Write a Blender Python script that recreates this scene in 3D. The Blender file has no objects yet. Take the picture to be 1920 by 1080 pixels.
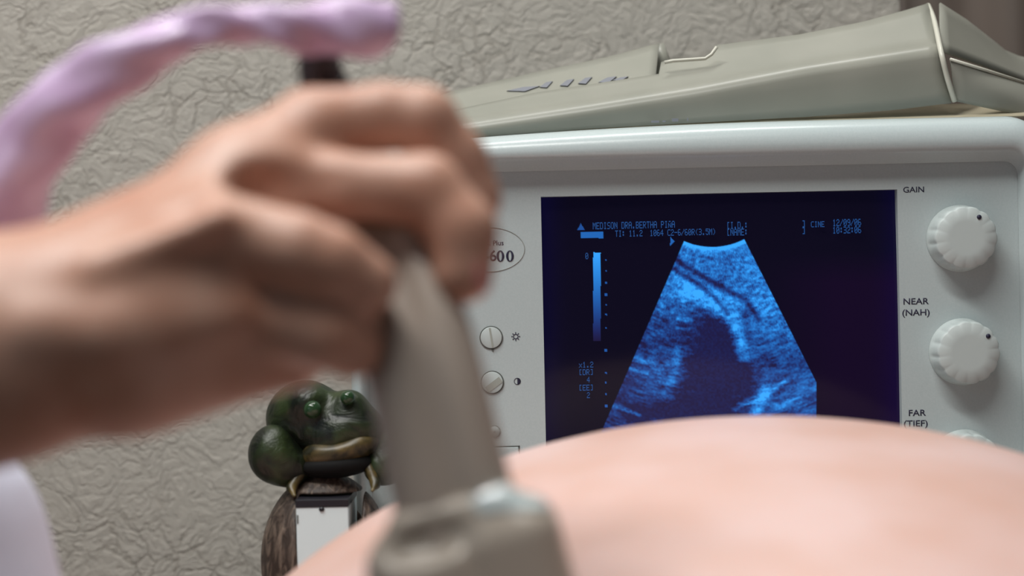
import bpy, bmesh, math, random
import numpy as np
from mathutils import Vector, Matrix, noise as mnoise
random.seed(7); rng = np.random.default_rng(7)
S = bpy.context.scene
COL = S.collection
rad = math.radians

# ------------------------------------------------------------------ camera
ROLL = rad(1.2); CAMZ = 1.20; LENS = 60.0; KX = 36.0/LENS/1920      # KX: metres per pixel per metre of depth
RIGHT = Vector((math.cos(ROLL), 0, -math.sin(ROLL))); UP = Vector((math.sin(ROLL), 0, math.cos(ROLL)))
cam_d = bpy.data.cameras.new('camera'); cam = bpy.data.objects.new('camera', cam_d); COL.objects.link(cam)
cam_d.lens = LENS; cam_d.sensor_width = 36.0; cam_d.sensor_fit = 'HORIZONTAL'
cam_d.clip_start = 0.02
back = Vector((0, -1, 0))
m = Matrix((RIGHT, UP, back)).transposed().to_4x4(); m.translation = Vector((0, 0, CAMZ)); cam.matrix_world = m
cam_d.dof.use_dof = True; cam_d.dof.focus_distance = 0.95; cam_d.dof.aperture_fstop = 4.6
cam_d.dof.aperture_blades = 0
S.camera = cam
def P(px, py, d):                                                  # a place seen at that pixel, d metres deep
    return RIGHT*((px-960)*KX*d) + UP*(-(py-540)*KX*d) + Vector((0, d, CAMZ))

# ------------------------------------------------------------------ light
S.view_settings.view_transform = 'Standard'; S.view_settings.look = 'None'
S.view_settings.gamma = 1.0; S.view_settings.use_curve_mapping = False; S.view_settings.exposure = 0.0
w = bpy.data.worlds.new('room_air'); S.world = w; w.use_nodes = True
bg = w.node_tree.nodes['Background']; bg.inputs[0].default_value = (0.80, 0.88, 0.96, 1); bg.inputs[1].default_value = 0.05
def area(name, loc, target, sx, sy, power, col):
    l = bpy.data.lights.new(name, 'AREA'); l.shape = 'RECTANGLE'; l.size = sx; l.size_y = sy; l.energy = power; l.color = col
    o = bpy.data.objects.new(name, l); COL.objects.link(o); o.location = loc
    o.rotation_euler = (Vector(target)-Vector(loc)).to_track_quat('-Z', 'Y').to_euler(); return o
area('ceiling_tube_light', (-0.40, 0.18, CAMZ+1.22), (0.0, 0.8, CAMZ-0.05), 1.25, 0.14, 17.5, (1.0, 0.99, 0.96))
area('hand_top_light', (-0.15, 0.74, CAMZ+1.20), (-0.05, 0.6, CAMZ-0.05), 1.25, 0.10, 11.0, (1.0, 0.99, 0.96))  # second lamp, unseen, added to light the hand from above
area('cool_fill_light', (-1.6, -0.9, CAMZ+0.7), (0.0, 0.8, CAMZ), 0.9, 0.9, 2.2, (0.70, 0.86, 1.0))  # weak cool fill lamp, unseen, from the front left

# ------------------------------------------------------------------ materials
def mat(name, col, rough=0.5, metal=0.0, spec=0.5, **k):
    mt = bpy.data.materials.new(name); mt.use_nodes = True; b = mt.node_tree.nodes['Principled BSDF']
    b.inputs['Base Color'].default_value = (*col, 1); b.inputs['Roughness'].default_value = rough
    b.inputs['Metallic'].default_value = metal; b.inputs['Specular IOR Level'].default_value = spec
    for key, v in k.items():
        b.inputs[key.replace('_', ' ')].default_value = v
    return mt
def node(mt, typ, **k):
    n = mt.node_tree.nodes.new(typ)
    for a, v in k.items(): setattr(n, a, v)
    return n
def link(mt, a, b): mt.node_tree.links.new(a, b)
def noise_colour(mt, scale, c1, c2, lo=0.35, hi=0.65, detail=4, dist=0.0, stretch=(1, 1, 1)):
    b = mt.node_tree.nodes['Principled BSDF']; tc = node(mt, 'ShaderNodeTexCoord'); mp = node(mt, 'ShaderNodeMapping')
    mp.inputs['Scale'].default_value = stretch; link(mt, tc.outputs['Object'], mp.inputs[0])
    n = node(mt, 'ShaderNodeTexNoise'); n.inputs['Scale'].default_value = scale; n.inputs['Detail'].default_value = detail
    n.inputs['Distortion'].default_value = dist; link(mt, mp.outputs[0], n.inputs['Vector'])
    r = node(mt, 'ShaderNodeValToRGB'); r.color_ramp.elements[0].position = lo; r.color_ramp.elements[1].position = hi
    r.color_ramp.elements[0].color = (*c1, 1); r.color_ramp.elements[1].color = (*c2, 1)
    link(mt, n.outputs['Fac'], r.inputs[0]); link(mt, r.outputs[0], b.inputs['Base Color']); return n, mp
def add_bump(mt, src, strength, dist=0.001):
    b = mt.node_tree.nodes['Principled BSDF']; bp = node(mt, 'ShaderNodeBump'); bp.inputs['Strength'].default_value = strength
    bp.inputs['Distance'].default_value = dist; link(mt, src, bp.inputs['Height']); link(mt, bp.outputs[0], b.inputs['Normal'])

M_plastic = mat('cool_white_plastic', (0.50, 0.57, 0.575), 0.25)
n_, _ = noise_colour(M_plastic, 900, (0.485, 0.56, 0.565), (0.515, 0.585, 0.59)); add_bump(M_plastic, n_.outputs['Fac'], 0.10, 0.0003)
M_knob = mat('knob_plastic', (0.53, 0.595, 0.585), 0.42)
M_ink = mat('dark_ink', (0.02, 0.02, 0.05), 0.6)
M_groove = mat('panel_groove', (0.10, 0.11, 0.10), 0.6)
M_thin = mat('thin_grey_print', (0.36, 0.38, 0.36), 0.5)
M_slot = mat('slot_shade', (0.36, 0.38, 0.34), 0.5)
M_skin_hand = mat('tan_skin', (0.50, 0.26, 0.19), 0.42, Subsurface_Weight=0.12, Subsurface_Scale=0.006)
M_skin_hand.node_tree.nodes['Principled BSDF'].inputs['Subsurface Radius'].default_value = (1.0, 0.35, 0.2)
n_, _ = noise_colour(M_skin_hand, 45, (0.50, 0.245, 0.165), (0.62, 0.375, 0.285), 0.3, 0.7)
M_nail = mat('finger_nail', (0.60, 0.24, 0.22), 0.3)
M_belly = mat('pale_pink_skin', (0.75, 0.48, 0.42), 0.45, Subsurface_Weight=0.15, Subsurface_Scale=0.01)
M_belly.node_tree.nodes['Principled BSDF'].inputs['Subsurface Radius'].default_value = (1.0, 0.4, 0.3)
noise_colour(M_belly, 16, (0.66, 0.42, 0.355), (0.72, 0.51, 0.475), 0.35, 0.65, 2)
M_probe = mat('beige_probe_plastic', (0.47, 0.39, 0.33), 0.45)
M_probe_head = mat('grey_beige_head_plastic', (0.50, 0.43, 0.36), 0.28)
M_gel_highlight = mat('gel_highlight_white', (0.80, 0.90, 0.90), 0.08, spec=0.8, Transmission_Weight=0.15, Coat_Weight=1.0)  # whitish gel, its pale colour stands in for the shoulder highlight
M_lens = mat('probe_lens_rubber', (0.16, 0.16, 0.17), 0.5)
M_rubber = mat('dark_rubber', (0.035, 0.025, 0.03), 0.5)
M_pink = mat('lilac_satin', (0.66, 0.44, 0.66), 0.20, Sheen_Weight=0.3)
n_, mp_ = noise_colour(M_pink, 60, (0.62, 0.42, 0.66), (0.75, 0.58, 0.83), 0.35, 0.65, 2); add_bump(M_pink, n_.outputs['Fac'], 0.35, 0.004)
M_coat = mat('white_coat_cloth', (0.74, 0.78, 0.93), 0.85)
M_frog = mat('green_glazed_ceramic', (0.03, 0.07, 0.02), 0.42, Coat_Weight=0.0)
noise_colour(M_frog, 70, (0.003, 0.006, 0.002), (0.024, 0.040, 0.010), 0.38, 0.66, 5, 0.6)
add_bump(M_frog, [n for n in M_frog.node_tree.nodes if n.type == 'TEX_NOISE'][0].outputs['Fac'], 0.8, 0.003)
M_frog_y = mat('ochre_glazed_ceramic', (0.22, 0.16, 0.05), 0.4)
noise_colour(M_frog_y, 90, (0.016, 0.015, 0.005), (0.13, 0.09, 0.028), 0.40, 0.66, 4, 0.5)
M_eye = mat('frog_eye_glaze', (0.02, 0.05, 0.02), 0.12)
M_gap_shade = mat('frog_gap_shade', (0.004, 0.004, 0.004), 0.7, spec=0.2)  # near black, paints the shadow gap under the jaw
M_bark = mat('brown_bark_ceramic', (0.10, 0.07, 0.05), 0.55)
n_, _ = noise_colour(M_bark, 120, (0.035, 0.022, 0.016), (0.17, 0.125, 0.095), 0.42, 0.66, 8, 1.4, (1.6, 1, 0.6)); add_bump(M_bark, n_.outputs['Fac'], 0.6, 0.002)
M_box = mat('pale_box_card', (0.74, 0.86, 0.88), 0.5)
M_black = mat('black_edge_strip', (0.01, 0.01, 0.016), 0.4)
M_wood = mat('dark_brown_cloth', (0.06, 0.045, 0.035), 0.8)
noise_colour(M_wood, 12, (0.035, 0.028, 0.024), (0.085, 0.06, 0.045), 0.3, 0.7, 3, 0.2, (1, 1, 0.15))
M_console = mat('console_plastic', (0.5, 0.53, 0.52), 0.5)
M_floor = mat('floor_vinyl', (0.16, 0.14, 0.12), 0.6)
noise_colour(M_floor, 6, (0.14, 0.12, 0.10), (0.19, 0.165, 0.14))

# translucent plastic sheet
M_sheet = mat('milky_translucent_plastic', (0.50, 0.495, 0.425), 0.30, Transmission_Weight=0.22, Alpha=0.93, IOR=1.4)
n_, _ = noise_colour(M_sheet, 22, (0.355, 0.36, 0.31), (0.41, 0.41, 0.355), 0.3, 0.7, 2)
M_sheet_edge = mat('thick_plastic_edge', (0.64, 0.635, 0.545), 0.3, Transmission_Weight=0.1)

# crinkled wall paper
M_wall = mat('crinkled_wallpaper', (0.42, 0.39, 0.345), 0.75, spec=0.25)
def build_wall():
    mt = M_wall; b = mt.node_tree.nodes['Principled BSDF']; tc = node(mt, 'ShaderNodeTexCoord')
    warp = node(mt, 'ShaderNodeTexNoise'); warp.inputs['Scale'].default_value = 22; warp.inputs['Detail'].default_value = 4
    link(mt, tc.outputs['Object'], warp.inputs['Vector'])
    mix = node(mt, 'ShaderNodeMixRGB'); mix.blend_type = 'LINEAR_LIGHT'; mix.inputs['Fac'].default_value = 0.045
    link(mt, tc.outputs['Object'], mix.inputs['Color1']); link(mt, warp.outputs['Color'], mix.inputs['Color2'])
    v = node(mt, 'ShaderNodeTexVoronoi'); v.feature = 'DISTANCE_TO_EDGE'; v.inputs['Scale'].default_value = 44
    link(mt, mix.outputs[0], v.inputs['Vector'])
    cr = node(mt, 'ShaderNodeValToRGB'); cr.color_ramp.elements[0].position = 0.0; cr.color_ramp.elements[1].position = 0.075
    cr.color_ramp.elements[0].color = (0, 0, 0, 1); cr.color_ramp.elements[1].color = (1, 1, 1, 1)
    link(mt, v.outputs['Distance'], cr.inputs[0])
    msk = node(mt, 'ShaderNodeTexNoise'); msk.inputs['Scale'].default_value = 17; msk.inputs['Detail'].default_value = 2
    link(mt, tc.outputs['Object'], msk.inputs['Vector'])
    mr = node(mt, 'ShaderNodeValToRGB'); mr.color_ramp.elements[0].position = 0.36; mr.color_ramp.elements[1].position = 0.56
    link(mt, msk.outputs['Fac'], mr.inputs[0])
    mx = node(mt, 'ShaderNodeMath', operation='MAXIMUM'); link(mt, cr.outputs[0], mx.inputs[0]); link(mt, mr.outputs[0], mx.inputs[1])
    n1 = node(mt, 'ShaderNodeTexNoise'); n1.inputs['Scale'].default_value = 75; n1.inputs['Detail'].default_value = 7; n1.inputs['Roughness'].default_value = 0.6
    n1.inputs['Distortion'].default_value = 0.9
    link(mt, mix.outputs[0], n1.inputs['Vector'])
    # fine ridge lines, run diagonally
    mp = node(mt, 'ShaderNodeMapping'); mp.inputs['Rotation'].default_value = (0, rad(38), 0); mp.inputs['Scale'].default_value = (1, 1, 2.6)
    link(mt, mix.outputs[0], mp.inputs[0])
    v2 = node(mt, 'ShaderNodeTexVoronoi'); v2.feature = 'DISTANCE_TO_EDGE'; v2.inputs['Scale'].default_value = 44
    link(mt, mp.outputs[0], v2.inputs['Vector'])
    c2 = node(mt, 'ShaderNodeValToRGB'); c2.color_ramp.elements[1].position = 0.14; link(mt, v2.outputs['Distance'], c2.inputs[0])
    a1 = node(mt, 'ShaderNodeMath', operation='MULTIPLY'); link(mt, mx.outputs[0], a1.inputs[0]); a1.inputs[1].default_value = 0.7
    a2 = node(mt, 'ShaderNodeMath', operation='MULTIPLY_ADD'); link(mt, n1.outputs['Fac'], a2.inputs[0]); a2.inputs[1].default_value = 2.2; link(mt, a1.outputs[0], a2.inputs[2])
    a3 = node(mt, 'ShaderNodeMath', operation='MULTIPLY_ADD'); link(mt, c2.outputs[0], a3.inputs[0]); a3.inputs[1].default_value = 0.35; link(mt, a2.outputs[0], a3.inputs[2])
    add_bump(mt, a3.outputs[0], 0.75, 0.0011)
    col = node(mt, 'ShaderNodeMixRGB'); link(mt, mx.outputs[0], col.inputs['Fac'])
    col.inputs['Color1'].default_value = (0.345, 0.32, 0.28, 1); col.inputs['Color2'].default_value = (0.44, 0.415, 0.37, 1)
    link(mt, col.outputs[0], b.inputs['Base Color'])
build_wall()

# ------------------------------------------------------------------ helpers
def put(name, me, mt=None, parent=None, smooth=True):
    o = bpy.data.objects.new(name, me); COL.objects.link(o)
    if mt is not None and not me.materials: me.materials.append(mt)
    if smooth:
        for p in me.polygons: p.use_smooth = True
    if parent is not None:
        o.parent = parent; o.matrix_parent_inverse = Matrix.Translation(-parent.location)
    return o
def thing(name, loc, label, cat, group=None):
    o = bpy.data.objects.new(name, None); COL.objects.link(o); o.location = loc; o.empty_display_size = 0.02
    o['label'] = label; o['category'] = cat
    if group: o['group'] = group
    return o
def pydata(name, v, f):
    me = bpy.data.meshes.new(name); me.from_pydata([tuple(p) for p in v], [], [tuple(q) for q in f]); me.update()
    bm = bmesh.new(); bm.from_mesh(me); bmesh.ops.recalc_face_normals(bm, faces=bm.faces); bm.to_mesh(me); bm.free(); return me
def bevel_mod(o, wdt, seg=3, ang=40):
    b = o.modifiers.new('bevel', 'BEVEL'); b.width = wdt; b.segments = seg; b.limit_method = 'ANGLE'; b.angle_limit = rad(ang)
def loft(rings, cap=True):                                          # rings: list of equal-length closed loops of points
    v = []; f = []; n = len(rings[0])
    for r in rings: v += [tuple(p) for p in r]
    for i in range(len(rings)-1):
        for j in range(n):
            k = (j+1) % n; f.append((i*n+j, i*n+k, (i+1)*n+k, (i+1)*n+j))
    if cap: f.append(tuple(range(n))[::-1]); f.append(tuple((len(rings)-1)*n+j for j in range(n)))
    return v, f
def boxmesh(lo, hi, name='box'):
    x0, y0, z0 = lo; x1, y1, z1 = hi
    v = [(x0,y0,z0),(x1,y0,z0),(x1,y1,z0),(x0,y1,z0),(x0,y0,z1),(x1,y0,z1),(x1,y1,z1),(x0,y1,z1)]
    return pydata(name, v, [(0,1,2,3),(4,5,6,7),(0,1,5,4),(1,2,6,5),(2,3,7,6),(3,0,4,7)])

# signed-distance bodies meshed by surface nets: one continuous surface
def surface_nets(F, org, h):
    s = F < 0; nx, ny, nz = F.shape
    acc = np.zeros((nx-1, ny-1, nz-1, 3)); cnt = np.zeros((nx-1, ny-1, nz-1))
    G = np.indices((nx-1, ny-1, nz-1)).transpose(1, 2, 3, 0).astype(float)
    cs = [(a, b, c) for a in (0, 1) for b in (0, 1) for c in (0, 1)]
    sl = lambda c: (slice(c[0], nx-1+c[0]), slice(c[1], ny-1+c[1]), slice(c[2], nz-1+c[2]))
    for a in cs:
        for ax in range(3):
            if a[ax]: continue
            b = list(a); b[ax] = 1; b = tuple(b)
            fa, fb = F[sl(a)], F[sl(b)]; cr = (fa < 0) != (fb < 0)
            t = np.where(cr, fa/np.where(cr, fa-fb, 1), 0)
            for q in range(3): acc[..., q] += np.where(cr, a[q]+(t if q == ax else 0), 0)
            cnt += cr
    act = cnt > 0; idx = -np.ones(act.shape, int); idx[act] = np.arange(act.sum())
    V = (G[act]+acc[act]/cnt[act][:, None])*h+np.array(org)
    faces = []
    for ax in range(3):
        u, w_ = [(1, 2), (2, 0), (0, 1)][ax]
        lo = [slice(1, d-1) for d in F.shape]; hi = [slice(1, d-1) for d in F.shape]
        lo[ax] = slice(0, F.shape[ax]-1); hi[ax] = slice(1, F.shape[ax])
        A, B = s[tuple(lo)], s[tuple(hi)]; e = np.argwhere(A != B)
        base = e.copy(); base[:, u] += 1; base[:, w_] += 1; sg = A[tuple(e.T)]
        def ci(du, dw):
            c = base.copy(); c[:, u] -= du; c[:, w_] -= dw; return idx[tuple(c.T)]
        q = np.stack([ci(1, 1), ci(0, 1), ci(0, 0), ci(1, 0)], 1); q[~sg] = q[~sg][:, ::-1]; faces.append(q)
    return V, np.concatenate(faces)
def smin(a, b, k):
    h = np.clip(0.5+0.5*(b-a)/k, 0, 1); return b*(1-h)+a*h-k*h*(1-h)
def smax(a, b, k): return -smin(-a, -b, k)
def cap(X, a, b, ra, rb):
    a = np.array(a); b = np.array(b); ab = b-a; t = np.clip(((X-a)@ab)/(ab@ab), 0, 1)
    return np.linalg.norm(X-a-t[..., None]*ab, axis=-1)-(ra+(rb-ra)*t)
def ell(X, c, r, R=None):
    q = X-np.array(c)
    if R is not None: q = q@R
    k0 = np.linalg.norm(q/np.array(r), axis=-1); k1 = np.linalg.norm(q/np.array(r)**2, axis=-1)
    return k0*(k0-1)/np.maximum(k1, 1e-9)
def sdf_mesh(name, fn, lo, hi, h, relax=2):
    lo = np.array(lo); hi = np.array(hi); n = np.ceil((hi-lo)/h).astype(int)+1
    X = np.stack(np.meshgrid(*[lo[i]+h*np.arange(n[i]) for i in range(3)], indexing='ij'), -1)
    F = fn(X); F[0] = F[-1] = 1; F[:, 0] = F[:, -1] = 1; F[:, :, 0] = F[:, :, -1] = 1
    V, Q = surface_nets(F, lo, h)
    if relax:
        E = np.concatenate([Q[:, [0, 1]], Q[:, [1, 2]], Q[:, [2, 3]], Q[:, [3, 0]]])
        for _ in range(relax):
            s_ = np.zeros_like(V); c_ = np.zeros(len(V))
            for a, b in ((0, 1), (1, 0)):
                np.add.at(s_, E[:, a], V[E[:, b]]); np.add.at(c_, E[:, a], 1)
            V = V*0.4+0.6*s_/c_[:, None]
    me = bpy.data.meshes.new(name); me.vertices.add(len(V)); me.vertices.foreach_set('co', V.ravel())
    me.loops.add(Q.size); me.loops.foreach_set('vertex_index', Q.ravel().astype(np.int32))
    me.polygons.add(len(Q)); me.polygons.foreach_set('loop_start', np.arange(0, Q.size, 4, dtype=np.int32))
    me.update(calc_edges=True); me.validate(); return me
def rotY(a):
    c, s_ = math.cos(a), math.sin(a); return np.array([[c, 0, s_], [0, 1, 0], [-s_, 0, c]])

# ------------------------------------------------------------------ room
def wall_y(x): return 1.155+0.10*x
def build_room():
    L, Rr = -1.8, 0.52
    me = pydata('wall_back', [(L, wall_y(L), -0.0), (Rr, wall_y(Rr), 0.0), (Rr, wall_y(Rr), 2.6), (L, wall_y(L), 2.6),
                              (L, wall_y(L)+.1, -0.0), (Rr, wall_y(Rr)+.1, 0.0), (Rr, wall_y(Rr)+.1, 2.6), (L, wall_y(L)+.1, 2.6)],
                [(0, 1, 2, 3), (4, 5, 6, 7), (0, 1, 5, 4), (1, 2, 6, 5), (2, 3, 7, 6), (3, 0, 4, 7)])
    o = put('wall_back', me, M_wall, smooth=False); o['kind'] = 'structure'
    f = put('floor', boxmesh((-1.8, -1.6, -0.05), (1.8, 2.2, 0.0)), M_floor, smooth=False); f['kind'] = 'structure'
build_room()

# dark cloth hanging at the right end of the wall
def curtain():
    rows = []; n = 90
    a = P(1694, 10, 1.16); 
    for k in range(n+1):
        u = k/n; x = a.x+u*0.45; y = 1.160+0.008*math.sin(u*26)+0.004*math.sin(u*61+1)
        rows.append((x, y))
    v = []; f = []
    for side in (0, 1):
        for z in (0.01, 1.0, 1.7):
            for (x, y) in rows: v.append((x+0.02*(z-1.3)*-.6, y+side*0.004, z))
    N = n+1
    for s_ in (0, 1):
        for r in (0, 1):
            for k in range(n): b0 = s_*3*N+r*N+k; f.append((b0, b0+1, b0+1+N, b0+N))
    for k in range(n): f.append((k, k+1, 3*N+k+1, 3*N+k)); f.append((2*N+k, 2*N+k+1, 5*N+k+1, 5*N+k))
    for r in (0, 1):
        f.append((r*N, (r+1)*N, 3*N+(r+1)*N, 3*N+r*N)); f.append((r*N+n, (r+1)*N+n, 3*N+(r+1)*N+n, 3*N+r*N+n))
    o = put('curtain', pydata('curtain', v, f), M_wood)
    o['label'] = 'dark brown cloth hanging behind the peak of the plastic cover'; o['category'] = 'curtain'
curtain()

# ------------------------------------------------------------------ ultrasound machine
DP = 0.95; KM = KX*DP
def un(px, py, d=DP):                                               # photo pixel -> machine x, z on its face
    p = P(px, py, d); return p.x, p.z
def ux(p): return (p-960)*KM
def uz(p): return CAMZ-(p-540)*KM
mach = thing('ultrasound_machine', (ux(1300), 1.0, uz(1180)), 'white ultrasound machine with a glowing blue scan screen and two round knobs', 'ultrasound machine')
X0, X1, Y0, Y1 = 690, 1912, 322, 1110                              # recessed face, level pixels
def rr(x0, x1, y0, y1, r, d, n=10, arch=None, nx=24):
    pts = []
    cs = [(x1-r, y0+r, -90), (x1-r, y1-r, 0), (x0+r, y1-r, 90), (x0+r, y0+r, 180)]
    loop = []
    for (cx, cy, a0) in cs:
        for i in range(n+1):
            a = rad(a0+90*i/n); loop.append((cx+r*math.cos(a), cy+r*math.sin(a)))
        if a0 == -90:
            pass
    # top run between last corner and first gets intermediate points
    a, b = loop[-1], loop[0]
    for i in range(1, nx): t = i/nx; loop.append((a[0]+(b[0]-a[0])*t, a[1]+(b[1]-a[1])*t))
    for (x, y) in loop:
        if arch and y < (y0+y1)/2:
            k = max(0, (1560-x)/740.0); y = y+arch*k*k*max(0, 1-(y-y0)/120.0)
        pts.append((ux(x), d, uz(y)))
    return pts
def housing():
    rings = []
    # outer rim, swept from the recess lip over the nose to the shell at the back
    prof = [  # inset of each side from the recess (px): side, top ; depth ; radius ; arch
        (0, 0, .9500, 26, 0), (7, 11, .9425, 32, 0), (9, 16, .9392, 34, 0), (12, 19, .9375, 37, 1), (20, 28, .9360, 44, 5),
        (28, 40, .9358, 52, 10), (36, 54, .9366, 60, 14), (44, 66, .9385, 66, 18), (50, 75, .9415, 70, 21), (54, 81, .946, 74, 23),
        (56, 85, .952, 76, 24), (57, 87, .960, 76, 24), (56, 86, .985, 76, 24), (40, 60, 1.03, 76, 20), (10, 0, 1.075, 76, 0)]
    for (sx, ty, d, r, ar) in prof:
        rings.append(rr(X0-sx*0.62, X1+sx, Y0-ty, Y1+sx, r, d, arch=ar))
    v, f = loft(rings, cap=False); n = len(rings[0]); f.append(tuple((len(rings)-1)*n+j for j in range(n)))
    put('housing', pydata('housing', v, f), M_plastic, mach)
    # face plate with a hole for the screen
    outer = rr(X0-1, X1+1, Y0-1, Y1+1, 26, .9502)
    sx0, sx1, sy0, sy1 = SCR
    bm = bmesh.new(); ov = [bm.verts.new(p) for p in outer]
    inn = [bm.verts.new((ux(x), .9502, uz(y))) for (x, y) in ((sx0, sy0), (sx1, sy0), (sx1, sy1), (sx0, sy1))]
    es = [bm.edges.new((ov[i], ov[(i+1) % len(ov)])) for i in range(len(ov))]+[bm.edges.new((inn[i], inn[(i+1) % 4])) for i in range(4)]
    bmesh.ops.triangle_fill(bm, use_beauty=True, edges=es)
    # drop any triangle filling the hole
    for fc in list(bm.faces):
        c = fc.calc_center_median()
        if ux(sx0) < c.x < ux(sx1) and uz(sy1) < c.z < uz(sy0): bm.faces.remove(fc)
    bk = [bm.verts.new((p.co.x, .958, p.co.z)) for p in inn]
    for i in range(4): bm.faces.new((inn[i], inn[(i+1) % 4], bk[(i+1) % 4], bk[i]))
    me = bpy.data.meshes.new('front_panel'); bm.to_mesh(me); bm.free()
    put('front_panel', me, M_plastic, mach, smooth=False)
    # console under the face
    c = put('console', boxmesh((ux(440), .886, uz(1270)), (ux(1990), 1.085, uz(1150))), M_console, mach, smooth=False); bevel_mod(c, .008)
    st = put('pedestal', boxmesh((ux(900), .93, 0.0), (ux(1700), 1.08, uz(1265))), M_console, mach, smooth=False); bevel_mod(st, .01)
# screen rectangle in level pixels
def level(px, py):
    x, z = un(px, py); return x/KM+960, 540-(z-CAMZ)/KM
a_, b_ = level(1014, 370), level(1681, 354); c_ = level(1690, 800)
SCR = (a_[0], (b_[0]+c_[0])/2+1.5, (a_[1]+b_[1])/2, (a_[1]+b_[1])/2+500)
housing()

# ---- the screen: a CRT whose picture is computed per vertex and gives off light
def fbm(shape, cells, seed):
    r = np.random.default_rng(seed); ny, nx = shape; cy, cx = cells; g = r.random((cy+2, cx+2))
    y = np.linspace(0, cy, ny); x = np.linspace(0, cx, nx); yi = y.astype(int); xi = x.astype(int); fy = (y-yi)[:, None]; fx = (x-xi)[None]
    fy = fy*fy*(3-2*fy); fx = fx*fx*(3-2*fx)
    A = g[np.ix_(yi, xi)]; B = g[np.ix_(yi, xi+1)]; C = g[np.ix_(yi+1, xi)]; D = g[np.ix_(yi+1, xi+1)]
    return (A*(1-fx)+B*fx)*(1-fy)+(C*(1-fx)+D*fx)*fy
def samp(tex, u, v):                                                # bilinear, u,v in 0..1
    h_, w_ = tex.shape; x = np.clip(u, 0, 1)*(w_-1.001); y = np.clip(v, 0, 1)*(h_-1.001); xi = x.astype(int); yi = y.astype(int); fx = x-xi; fy = y-yi
    return (tex[yi, xi]*(1-fx)+tex[yi, xi+1]*fx)*(1-fy)+(tex[yi+1, xi]*(1-fx)+tex[yi+1, xi+1]*fx)*fy
def seg_d(px, py, pts):
    best = np.full(px.shape, 1e9); tt = np.zeros(px.shape); n = len(pts)-1
    for i in range(n):
        ax, ay = pts[i]; bx, by = pts[i+1]; dx, dy = bx-ax, by-ay
        t = np.clip(((px-ax)*dx+(py-ay)*dy)/(dx*dx+dy*dy), 0, 1); d = np.hypot(px-ax-t*dx, py-ay-t*dy)
        m_ = d < best; best = np.where(m_, d, best); tt = np.where(m_, (i+t)/n, tt)
    return best, tt
def screen():
    sx0, sx1, sy0, sy1 = SCR; NX, NY = 520, 392
    gx = np.linspace(sx0, sx1, NX); gy = np.linspace(sy0, sy1, NY); U, V = np.meshgrid(gx, gy)
    # level pixels -> photo pixels (the picture was studied there)
    ca, sa = math.cos(ROLL), math.sin(ROLL); dx, dz = U-960, 540-V
    px = 960+dx*ca-dz*sa*1.0; py = 540-(dx*sa+dz*ca)
    r = np.hypot(px-1337, py-330); th = np.arctan2(px-1337, py-330)
    left = px-(1285-0.433*(py-448)); right = (1397+0.504*(py-446))-px; right = np.minimum(right, 1534-px)
    arc = r-132.0
    inside = np.clip(left/1.5, 0, 1)*np.clip(right/1.5, 0, 1)*np.clip(arc/1.5, 0, 1)
    uu = (th+0.5); vv = r/520.0
    sp = fbm((400, 400), (150, 34), 1); sp2 = fbm((400, 400), (90, 22), 2); sp3 = fbm((400, 400), (28, 10), 3); fine = fbm((500, 500), (170, 120), 4)
    q = 0.38*samp(sp, uu, vv)+0.30*samp(sp2, uu, vv)+0.32*samp(fine, uu, vv)
    big = samp(sp3, uu, vv)
    I = 0.60+0.0*r
    I = I+0.13*np.clip((px-1350)/100, 0, 1)*(py < 620)
    g = lambda cx, cy, rx, ry, a=0.0: np.exp(-((((px-cx)*math.cos(a)+(py-cy)*math.sin(a))/rx)**2+((-(px-cx)*math.sin(a)+(py-cy)*math.cos(a))/ry)**2))
    # the shade of the cavity
    I -= 0.33*np.clip((py-545)/60, 0, 1)*np.clip((1420-px)/60, 0, 1)
    I -= 0.40*g(1345, 705, 66, 95); I -= .25*g(1260, 775, 110, 30); I += .12*g(1235, 690, 55, 38); I -= 0.22*g(1350, 620, 40, 34, .6); I -= 0.12*g(1450, 690, 60, 40)
    I -= 0.10*g(1180, 690, 60, 90); I -= 0.25*g(1400, 700, 16, 60)
    I -= 0.20*np.clip((py-540)/150, 0, 1)*np.clip((px-1370)/60, 0, 1)
    for pts, wd, am in (([(1262, 480), (1300, 508), (1345, 534), (1400, 562), (1425, 600)], 6.5, .46), ([(1255, 497), (1300, 526), (1340, 556), (1364, 588)], 5.0, .44),
                        ([(1300, 478), (1350, 486), (1400, 480)], 3.5, .12), ([(1330, 500), (1380, 506), (1420, 494)], 4, .10), ([(1400, 590), (1404, 640)], 9, .16)):
        d, t = seg_d(px, py, pts); I -= am*np.exp(-(d/wd)**2)
    for pts, wd, am in (([(1285, 545), (1335, 570), (1370, 598), (1388, 632), (1398, 668)], 14, .60), ([(1340, 545), (1378, 570), (1392, 605)], 9, .28),
                        ([(1270, 520), (1310, 548), (1345, 575)], 7, .20), ([(1150, 760), (1200, 780)], 4, .40), ([(1190, 672), (1228, 682)], 7, .30),
                        ([(1180, 690), (1215, 700)], 6, .22), ([(1270, 660), (1268, 700), (1250, 735)], 10, .30), ([(1245, 550), (1240, 590)], 5, .14), ([(1225, 590), (1220, 620)], 5, .10), ([(1240, 690), (1232, 730)], 8, .16),
                        ([(1440, 730), (1420, 770)], 12, .45), ([(1475, 715), (1455, 728)], 5, .40), ([(1500, 745), (1460, 765)], 6, .32), ([(1380, 765), (1440, 742)], 7, .35),
                        ([(1272, 598), (1298, 600)], 4, .42), ([(1270, 616), (1294, 617)], 3, .20), ([(1260, 560), (1262, 590)], 4, .16), ([(1283, 560), (1283, 580)], 4, .18)):
        d, t = seg_d(px, py, pts); I += am*np.exp(-(d/wd)**2)
    I = I*(0.42+1.15*q)+0.16*(big-.5)+0.34*(q-.5)
    I += 0.65*np.exp(-((r-136)/4.5)**2)
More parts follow.
